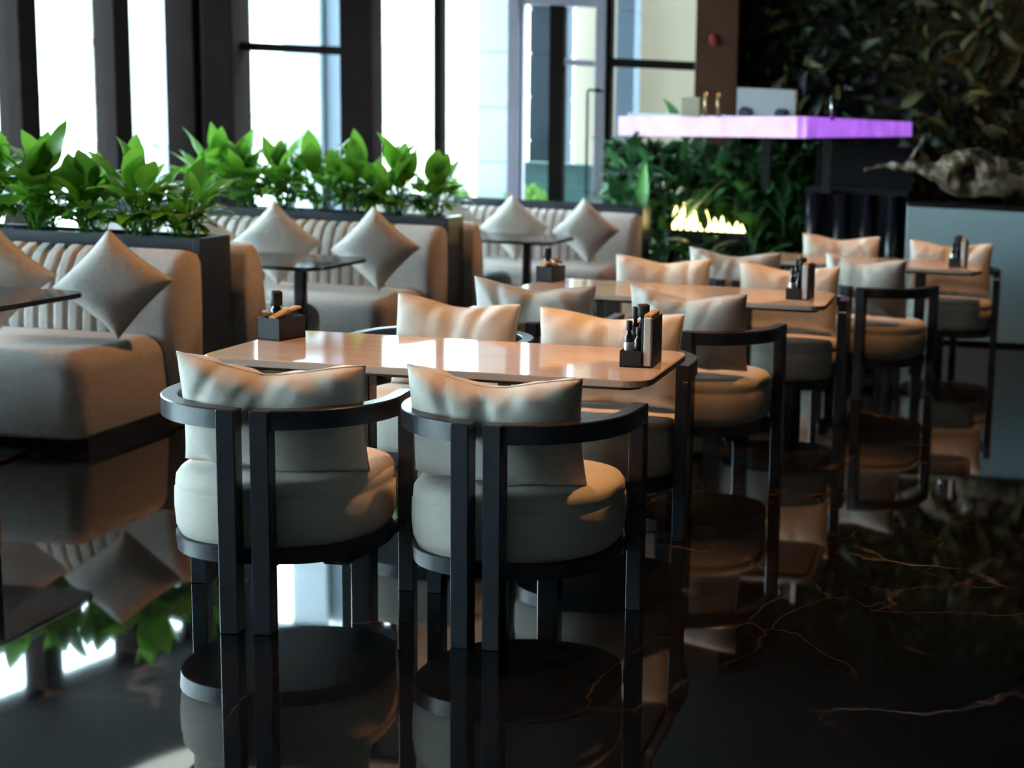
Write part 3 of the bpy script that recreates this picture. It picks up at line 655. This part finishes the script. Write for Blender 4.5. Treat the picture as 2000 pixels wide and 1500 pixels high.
# ---------------------------------------------------------------- lit shelf slab over the fluted bar
ls = thing('light_shelf', 'cantilevered shelf slab with a glowing pink and violet edge', 'light', (-1.425, 12.5, 0))
def led_arm(p0, p1, d, z0a, z1a, z0b, z1b, m, name, inset=0, ny=1):
    bm = bmesh.new(); p0 = Vector(p0); p1 = Vector(p1); t = (p1 - p0).normalized(); nn = Vector((-t.y, t.x, 0)) * ny
    vs = []
    for p, za, zb in ((p0, z0a, z1a), (p1, z0b, z1b)):
        for q in (0, d):
            for z in (za, zb): vs.append(bm.verts.new(p + nn * (q + inset) + Vector((0, 0, z))))
    for f in ((0, 1, 3, 2), (4, 6, 7, 5), (0, 4, 5, 1), (2, 3, 7, 6), (1, 5, 7, 3), (0, 2, 6, 4)): bm.faces.new([vs[k] for k in f])
    return obj(name, bm, m, ls)
tag(led_arm((0, 0, 0), (-1.885, 1.5, 0), .05, 1.637, 1.812, 1.578, 1.752, LEDP, 'led_edge', 0, -1), 'pink glowing edge')
tag(led_arm((0, 0, 0), (.80, 2.4, 0), .05, 1.637, 1.812, 1.700, 1.838, LEDV, 'led_edge', 0, 1), 'violet glowing edge')
bm = bmesh.new(); pts = [(-.03, .06), (.70, 2.36), (-1.80, 1.5)]
lo = [bm.verts.new((x, y, 1.645 - .02 * (y / 1.5))) for x, y in pts]; hi = [bm.verts.new((x, y, 1.80 - .01 * (y / 1.5))) for x, y in pts]
bm.faces.new(lo); bm.faces.new(hi)
for i in range(3): bm.faces.new((lo[i], lo[(i + 1) % 3], hi[(i + 1) % 3], hi[i]))
obj('slab', bm, BLACK, ls)
for x, y in ((.12, 1.0), (.45, 1.95), (-.45, 1.2)): obj('support', b2(x - .04, x + .04, y - .04, y + .04, 1.16, 1.66), BLACK, ls)
fb = thing('fluted_bar', 'black bar front with vertical half-round flutes under the lit shelf', 'bar', (-1.5, 13.55, 0))
MATTE = mat('matte_black_laminate', (.008, .008, .009), .8)
obj('carcass', b2(0, .93, .06, .9, 0, 1.16), MATTE, fb); obj('bar_top', b2(0, .93, .02, .9, 1.16, 1.20, .004), MATTE, fb); obj('void_panel', b2(0, .93, .82, .9, 1.2, 1.60), MATTE, fb)  # rear black sheet added to fill the dark void above the bar
fl = bmesh.new(); lathe(fl, [(.085, 0), (.085, 1.16)], 20); FM = bpy.data.meshes.new('flute'); fl.to_mesh(FM); fl.free(); FM.materials.append(mat('gloss_black_lacquer', (.010, .010, .013), .25))
for p in FM.polygons: p.use_smooth = len(p.vertices) == 4
for k in range(4):
    o = link('flute', FM, None, fb); o.location = (.10 + .235 * k, .06, 0)
# things on the shelf
def card(name, label, x, y, z, w, h, d, m, cat='card', group=None):
    t = thing(name, label, cat, (x, y, z), 0, group)
    obj('panel', b2(-w / 2, w / 2, -d / 2, d / 2, .0, h, .002), m, t)
    obj('edge_frame', b2(w / 2, w / 2 + .012, -d / 2 - .004, d / 2 + .004, 0, h + .004), GOLD, t)
    return t
c0 = card('framed_card', 'white framed display card standing on the lit shelf', -1.80, 13.0, 1.80, .50, .235, .02, CARD)
for x in (-.18, .13):
    bm = bmesh.new(); lathe(bm, [(.055, 0), (.06, .01), (.055, .05), (.02, .075)], 14); o = obj('printed_motif', bm, mat('grey_print', (.07, .08, .13), .6), c0, True); o.location = (x, -.025, .0); o.scale = (1, .15, 1)
card('menu_box', 'small yellowish framed card with a dark picture at the left of the lit shelf', -2.50, 13.25, 1.77, .16, .17, .03, mat('cream_card', (.75, .68, .48), .6))
for x, lab in ((-2.33, 'brass stick standing on the lit shelf nearer the menu box'), (-2.22, 'brass stick standing on the lit shelf nearer the white card'), (-1.24, 'thin steel stick standing on the lit shelf right of the white card')):
    t = thing('stick', lab, 'stick', (x, 13.05, 1.78 if x < -2 else 1.80)); bm = bmesh.new(); lathe(bm, [(.014, .01), (.014, .20)], 10); obj('rod', bm, GOLD if x < -2 else METAL, t, True)
    bm = bmesh.new(); lathe(bm, [(.03, 0), (.03, .01)], 12); obj('foot', bm, BLACK, t)

# ---------------------------------------------------------------- tropical bed, flame burner, plant wall
fbn = thing('flame_burner', 'row of glowing yellow-white flames among the dark plants', 'burner', (-2.43, 14.0, 0))
obj('trough', b2(-.40, .40, -.09, .09, .62, .74, .006), BLACK, fbn)
for x in (-.36, .36): obj('leg', b2(x - .02, x + .02, -.05, .05, 0, .62), BLACK, fbn)
r = random.Random(5)
for k in range(11):
    x = -.33 + .064 * k; h = (.19 if k % 2 else .15) * (1 - .035 * k) * r.uniform(.85, 1.15); w = .027
    z0 = .80 - .009 * k
    bm = bmesh.new(); lathe(bm, [(w * .5, -.08), (w, h * .12), (w * .95, h * .35), (w * .6, h * .65), (w * .25, h * .88), (.002, h)], 10)
    o = obj('flame', bm, FLAME, fbn, True); o.location = (x, -.03 * (k % 2), z0); o.rotation_euler = (0, r.uniform(-.15, .15), 0)

TM = [leaf_mesh('leaf', .30, .42, .17, .1, .5, 1.3, TROP, .2, 7, .006, .1, 1), leaf_mesh('leaf', .22, .34, .13, .3, .9, 1.8, TROP, .2, 7, .006, .1, 2), leaf_mesh('leaf', .45, .40, .14, .05, .2, .7, TROP, .2, 7, .006, .1, 3),
      leaf_mesh('leaf', .12, .30, .11, .6, 1.3, 2.2, TROP, .2, 7, .006, .1, 4), leaf_mesh('leaf', .02, .75, .05, .1, .2, 1.4, TROP, .3, 8, .004, 0, 5)]
def tropical(label, x, y, z, n, sc, seed, h=.9):
    q = random.Random(seed); t = thing('tropical_plant', label, 'plant', (x, y, z), 0, 'tropical plants under the lit shelf')
    bm = bmesh.new(); tube(bm, [(0, 0, 0), (.01, 0, h * .5), (0, .01, h)], [.018, .014, .008], 6); obj('stem', bm, TROP, t, True)
    for i in range(n):
        o = link('leaf', q.choice(TM), None, t); o.location = (q.uniform(-.03, .03), q.uniform(-.03, .03), h * (i + .5) / n * .95); s = sc * q.uniform(.6, 1.1); o.scale = (s, s, s)
        o.rotation_euler = (q.uniform(-.2, .2), q.uniform(-.1, .4), i * 2.4 + q.uniform(-.5, .5))
    return t
labs = ('leafy plant at the corner beside the door window', 'broad leaved plant behind the bright upright leaf', 'tall dark plant behind the strap leaf', 'bushy plant left above the flames', 'dark leafy plant right above the flames', 'dark plant beside the fluted bar',
        'low plant below the flames by the far booth', 'low plant below the middle of the flames', 'low plant at the foot of the fluted bar', 'back row plant under the pink edge', 'back row plant under the middle of the lit shelf', 'back row plant beneath the corner of the lit shelf', 'plant hiding the foot of the window beside the glass door', 'plant left of the bright upright leaf', 'plant against the foot of the brown pillar')
tp = ((-3.30, 14.3, .3, .85), (-3.05, 14.55, .3, .95), (-2.72, 14.36, .35, 1.0), (-2.42, 14.45, .35, .95), (-2.1, 14.3, .3, 1.0), (-1.78, 14.3, .2, 1.05), (-2.85, 13.72, 0, .60), (-2.42, 13.66, 0, .56), (-1.95, 13.72, 0, .56), (-2.95, 14.42, .4, .95), (-2.25, 14.34, .4, .95), (-1.65, 14.45, .4, .95), (-3.38, 14.6, .4, 1.0), (-3.2, 14.15, .3, .9), (-2.55, 14.42, .4, 1.05))
for i, ((x, y, z, h), l) in enumerate(zip(tp, labs)): tropical(l, x, y, z, 34 if i < 6 else 26, .85 if i < 6 else .75, 70 + i, h)
tag(obj('plant_trough', b2(-3.55, -1.55, 14.15, 14.8, 0, .40, .01), PLANTER), 'long dark trough under the tropical plants', 'planter')
tf = thing('trough_hedge', 'dense dark undergrowth packed behind the tropical plants', 'hedge', (-2.5, 14.58, .40))
qq = random.Random(31)
for mi, (mm_, n_) in enumerate(((TROP, 1500), (MOSS[2], 900))):
    vs = []; fs = []
    for k in range(n_):
        c = Vector((qq.uniform(-1.05, .9), qq.uniform(-.10, .12), qq.uniform(0, 1.0) ** .8 * 1.12)); sz = qq.uniform(.03, .09); e = Euler((qq.uniform(-1.3, 1.3), qq.uniform(-3, 3), qq.uniform(-1.3, 1.3))).to_matrix(); b0 = len(vs)
        for p in ((0, 0, -sz), (sz * .5, -sz * .2, 0), (0, 0, sz), (-sz * .5, -sz * .2, 0)): vs.append(c + e @ Vector(p))
        fs += [(b0, b0 + 1, b0 + 2), (b0, b0 + 2, b0 + 3)]
    me = bpy.data.meshes.new('foliage'); me.from_pydata(vs, [], fs); me.update(); o = link('foliage', me, mm_, tf); o['kind'] = 'stuff'
# signature leaves
def big_leaf(label, M, L, Wd, m, a1, a2, stalk=.3):
    t = thing('accent_plant', label, 'plant'); t.matrix_world = M
    link('leaf', leaf_mesh('leaf', stalk, L, Wd, 0, a1, a2, m, .25, 9, .007, .05, 3), None, t)
    link('leaf', leaf_mesh('leaf', stalk * .7, L * .7, Wd * .7, 0, a1 + .3, a2 + .5, TROP, .25, 8, .007, .05, 4), None, t).rotation_euler = (0, 0, 2.2)
big_leaf('single bright green upright leaf beside the far booth', Matrix.Translation((-3.07, 14.0, .55)) @ Matrix.Rotation(R(70), 4, 'Z'), .50, .13, BRIGHT, .02, .15, .3)
big_leaf('long pale strap leaf slanting above the flames', Matrix.Translation((-2.75, 13.95, .70)) @ Matrix.Rotation(R(-12), 4, 'Z') @ Matrix.Rotation(R(40), 4, 'Y'), .55, .09, mat('silver_green_leaf', (.30, .42, .38), .35), 0, .12, .2)

pw = thing('plant_wall', 'dark living wall of moss and foliage filling the back wall', 'plant wall', (0, 15.40, 0))
obj('moss_backing', b2(-2.33, 3.0, -.06, .02, 0, 3.9), mat('dark_moss', (.02, .022, .008), .95, bump=1, bscale=25, var=.6, vscale=6), pw)
q = random.Random(9)
GW = [leaf_mesh('leaf', .05, .16, .055, .2, .6, 1.4, m, .2, 4, .003, .1, k) for k, m in enumerate(MOSS)] + [leaf_mesh('leaf', .04, .26, .05, .1, .5, 1.9, m, .25, 5, .003, .1, 9 + k) for k, m in enumerate(MOSS)]
def patch(x, z):
    v = math.sin(x * 2.1 + 1.3) + math.sin(z * 3.3 + x) + math.sin(x * 5 - z * 2.2) * .6
    w = [.9, .4 + max(0, v) * 1.0, 1.2 - min(1, max(0, v)), .35 + max(0, -v) * .5]
    if z > 2.2 and x > -.3: w[1] += .8
    return q.choices(range(4), w)[0]
for i in range(290):
    x = q.uniform(-2.3, .95); z = q.uniform(1.25, 3.15); k = patch(x, z) + (4 if q.random() < .4 else 0)
    o = link('leaf', GW[k], None, pw); o.location = (x, -.06 - q.uniform(0, .22), z); s = q.uniform(.8, 1.9); o.scale = (s, s, s)
    o.rotation_euler = (R(70) + q.uniform(-.7, .7), q.uniform(-1.2, 1.2), q.uniform(-1.5, 1.5))
# the uncountable rest: fine leaflets
for mi in range(4):
    vs = []; fs = []
    n = 2600
    for i in range(n):
        x = q.uniform(-2.33, 2.4); z = q.uniform(.2, 3.85)
        if patch(x, z) != mi and q.random() < .85: continue
        y = -.06 - .22 * q.random() ** 1.5 * (.6 + .4 * math.sin(x * 7 + z * 5)); s = q.uniform(.03, .085)
        e = Euler((q.uniform(-1.2, 1.2), q.uniform(-3, 3), q.uniform(-1.2, 1.2))).to_matrix()
        b0 = len(vs)
        for p in ((0, 0, -s), (s * .45, -s * .2, 0), (0, 0, s), (-s * .45, -s * .2, 0)): vs.append(Vector((x, y, z)) + e @ Vector(p))
        fs += [(b0, b0 + 1, b0 + 2), (b0, b0 + 2, b0 + 3)]
    me = bpy.data.meshes.new('foliage'); me.from_pydata(vs, [], fs); me.update(); o = link('foliage', me, MOSS[mi], pw); o['kind'] = 'stuff'
# small bushes outside
for (x, y, s, lab) in ((-5.95, 16.9, .45, 'small green bush outside the bright window right of the middle planter'), (-4.95, 16.6, .42, 'yellow-green bush outside the left leaf of the glass door')):
    t = thing('outdoor_bush', lab, 'bush', (x, y, -.05)); bm = bmesh.new(); lathe(bm, [(.16, 0), (.2, .45), (.17, .47)], 16); obj('pot', bm, STONEB, t)
    vs = []; fs = []
    for i in range(500):
        d = Vector((q.gauss(0, 1), q.gauss(0, 1), q.gauss(0, 1))).normalized() * q.uniform(.5, 1) * s * .6; c = Vector((0, 0, .8)) + d; e = Euler((q.uniform(-3, 3),) * 3).to_matrix(); b0 = len(vs); k = .05
        for p in ((0, 0, -k), (k * .5, 0, 0), (0, 0, k), (-k * .5, 0, 0)): vs.append(c + e @ Vector(p))
        fs.append((b0, b0 + 1, b0 + 2, b0 + 3))
    me = bpy.data.meshes.new('foliage'); me.from_pydata(vs, [], fs); o = link('foliage', me, BUSH, t); o['kind'] = 'stuff'

# round lit panel on the ceiling above the booths (mirrored in the floor)
t = thing('ceiling_panel_light', 'round white ceiling light above the booths, mirrored in the floor', 'light', (-5.55, 11.25, 3.9))
bm = bmesh.new(); lathe(bm, [(1.15, -.10), (1.19, -.09), (1.19, 0)], 48); obj('drum', bm, mat('white_metal', (.7, .7, .68), .4), t)
bm = bmesh.new(); lathe(bm, [(1.13, -.112), (1.13, -.10)], 48); obj('diffuser', bm, PANEL, t)
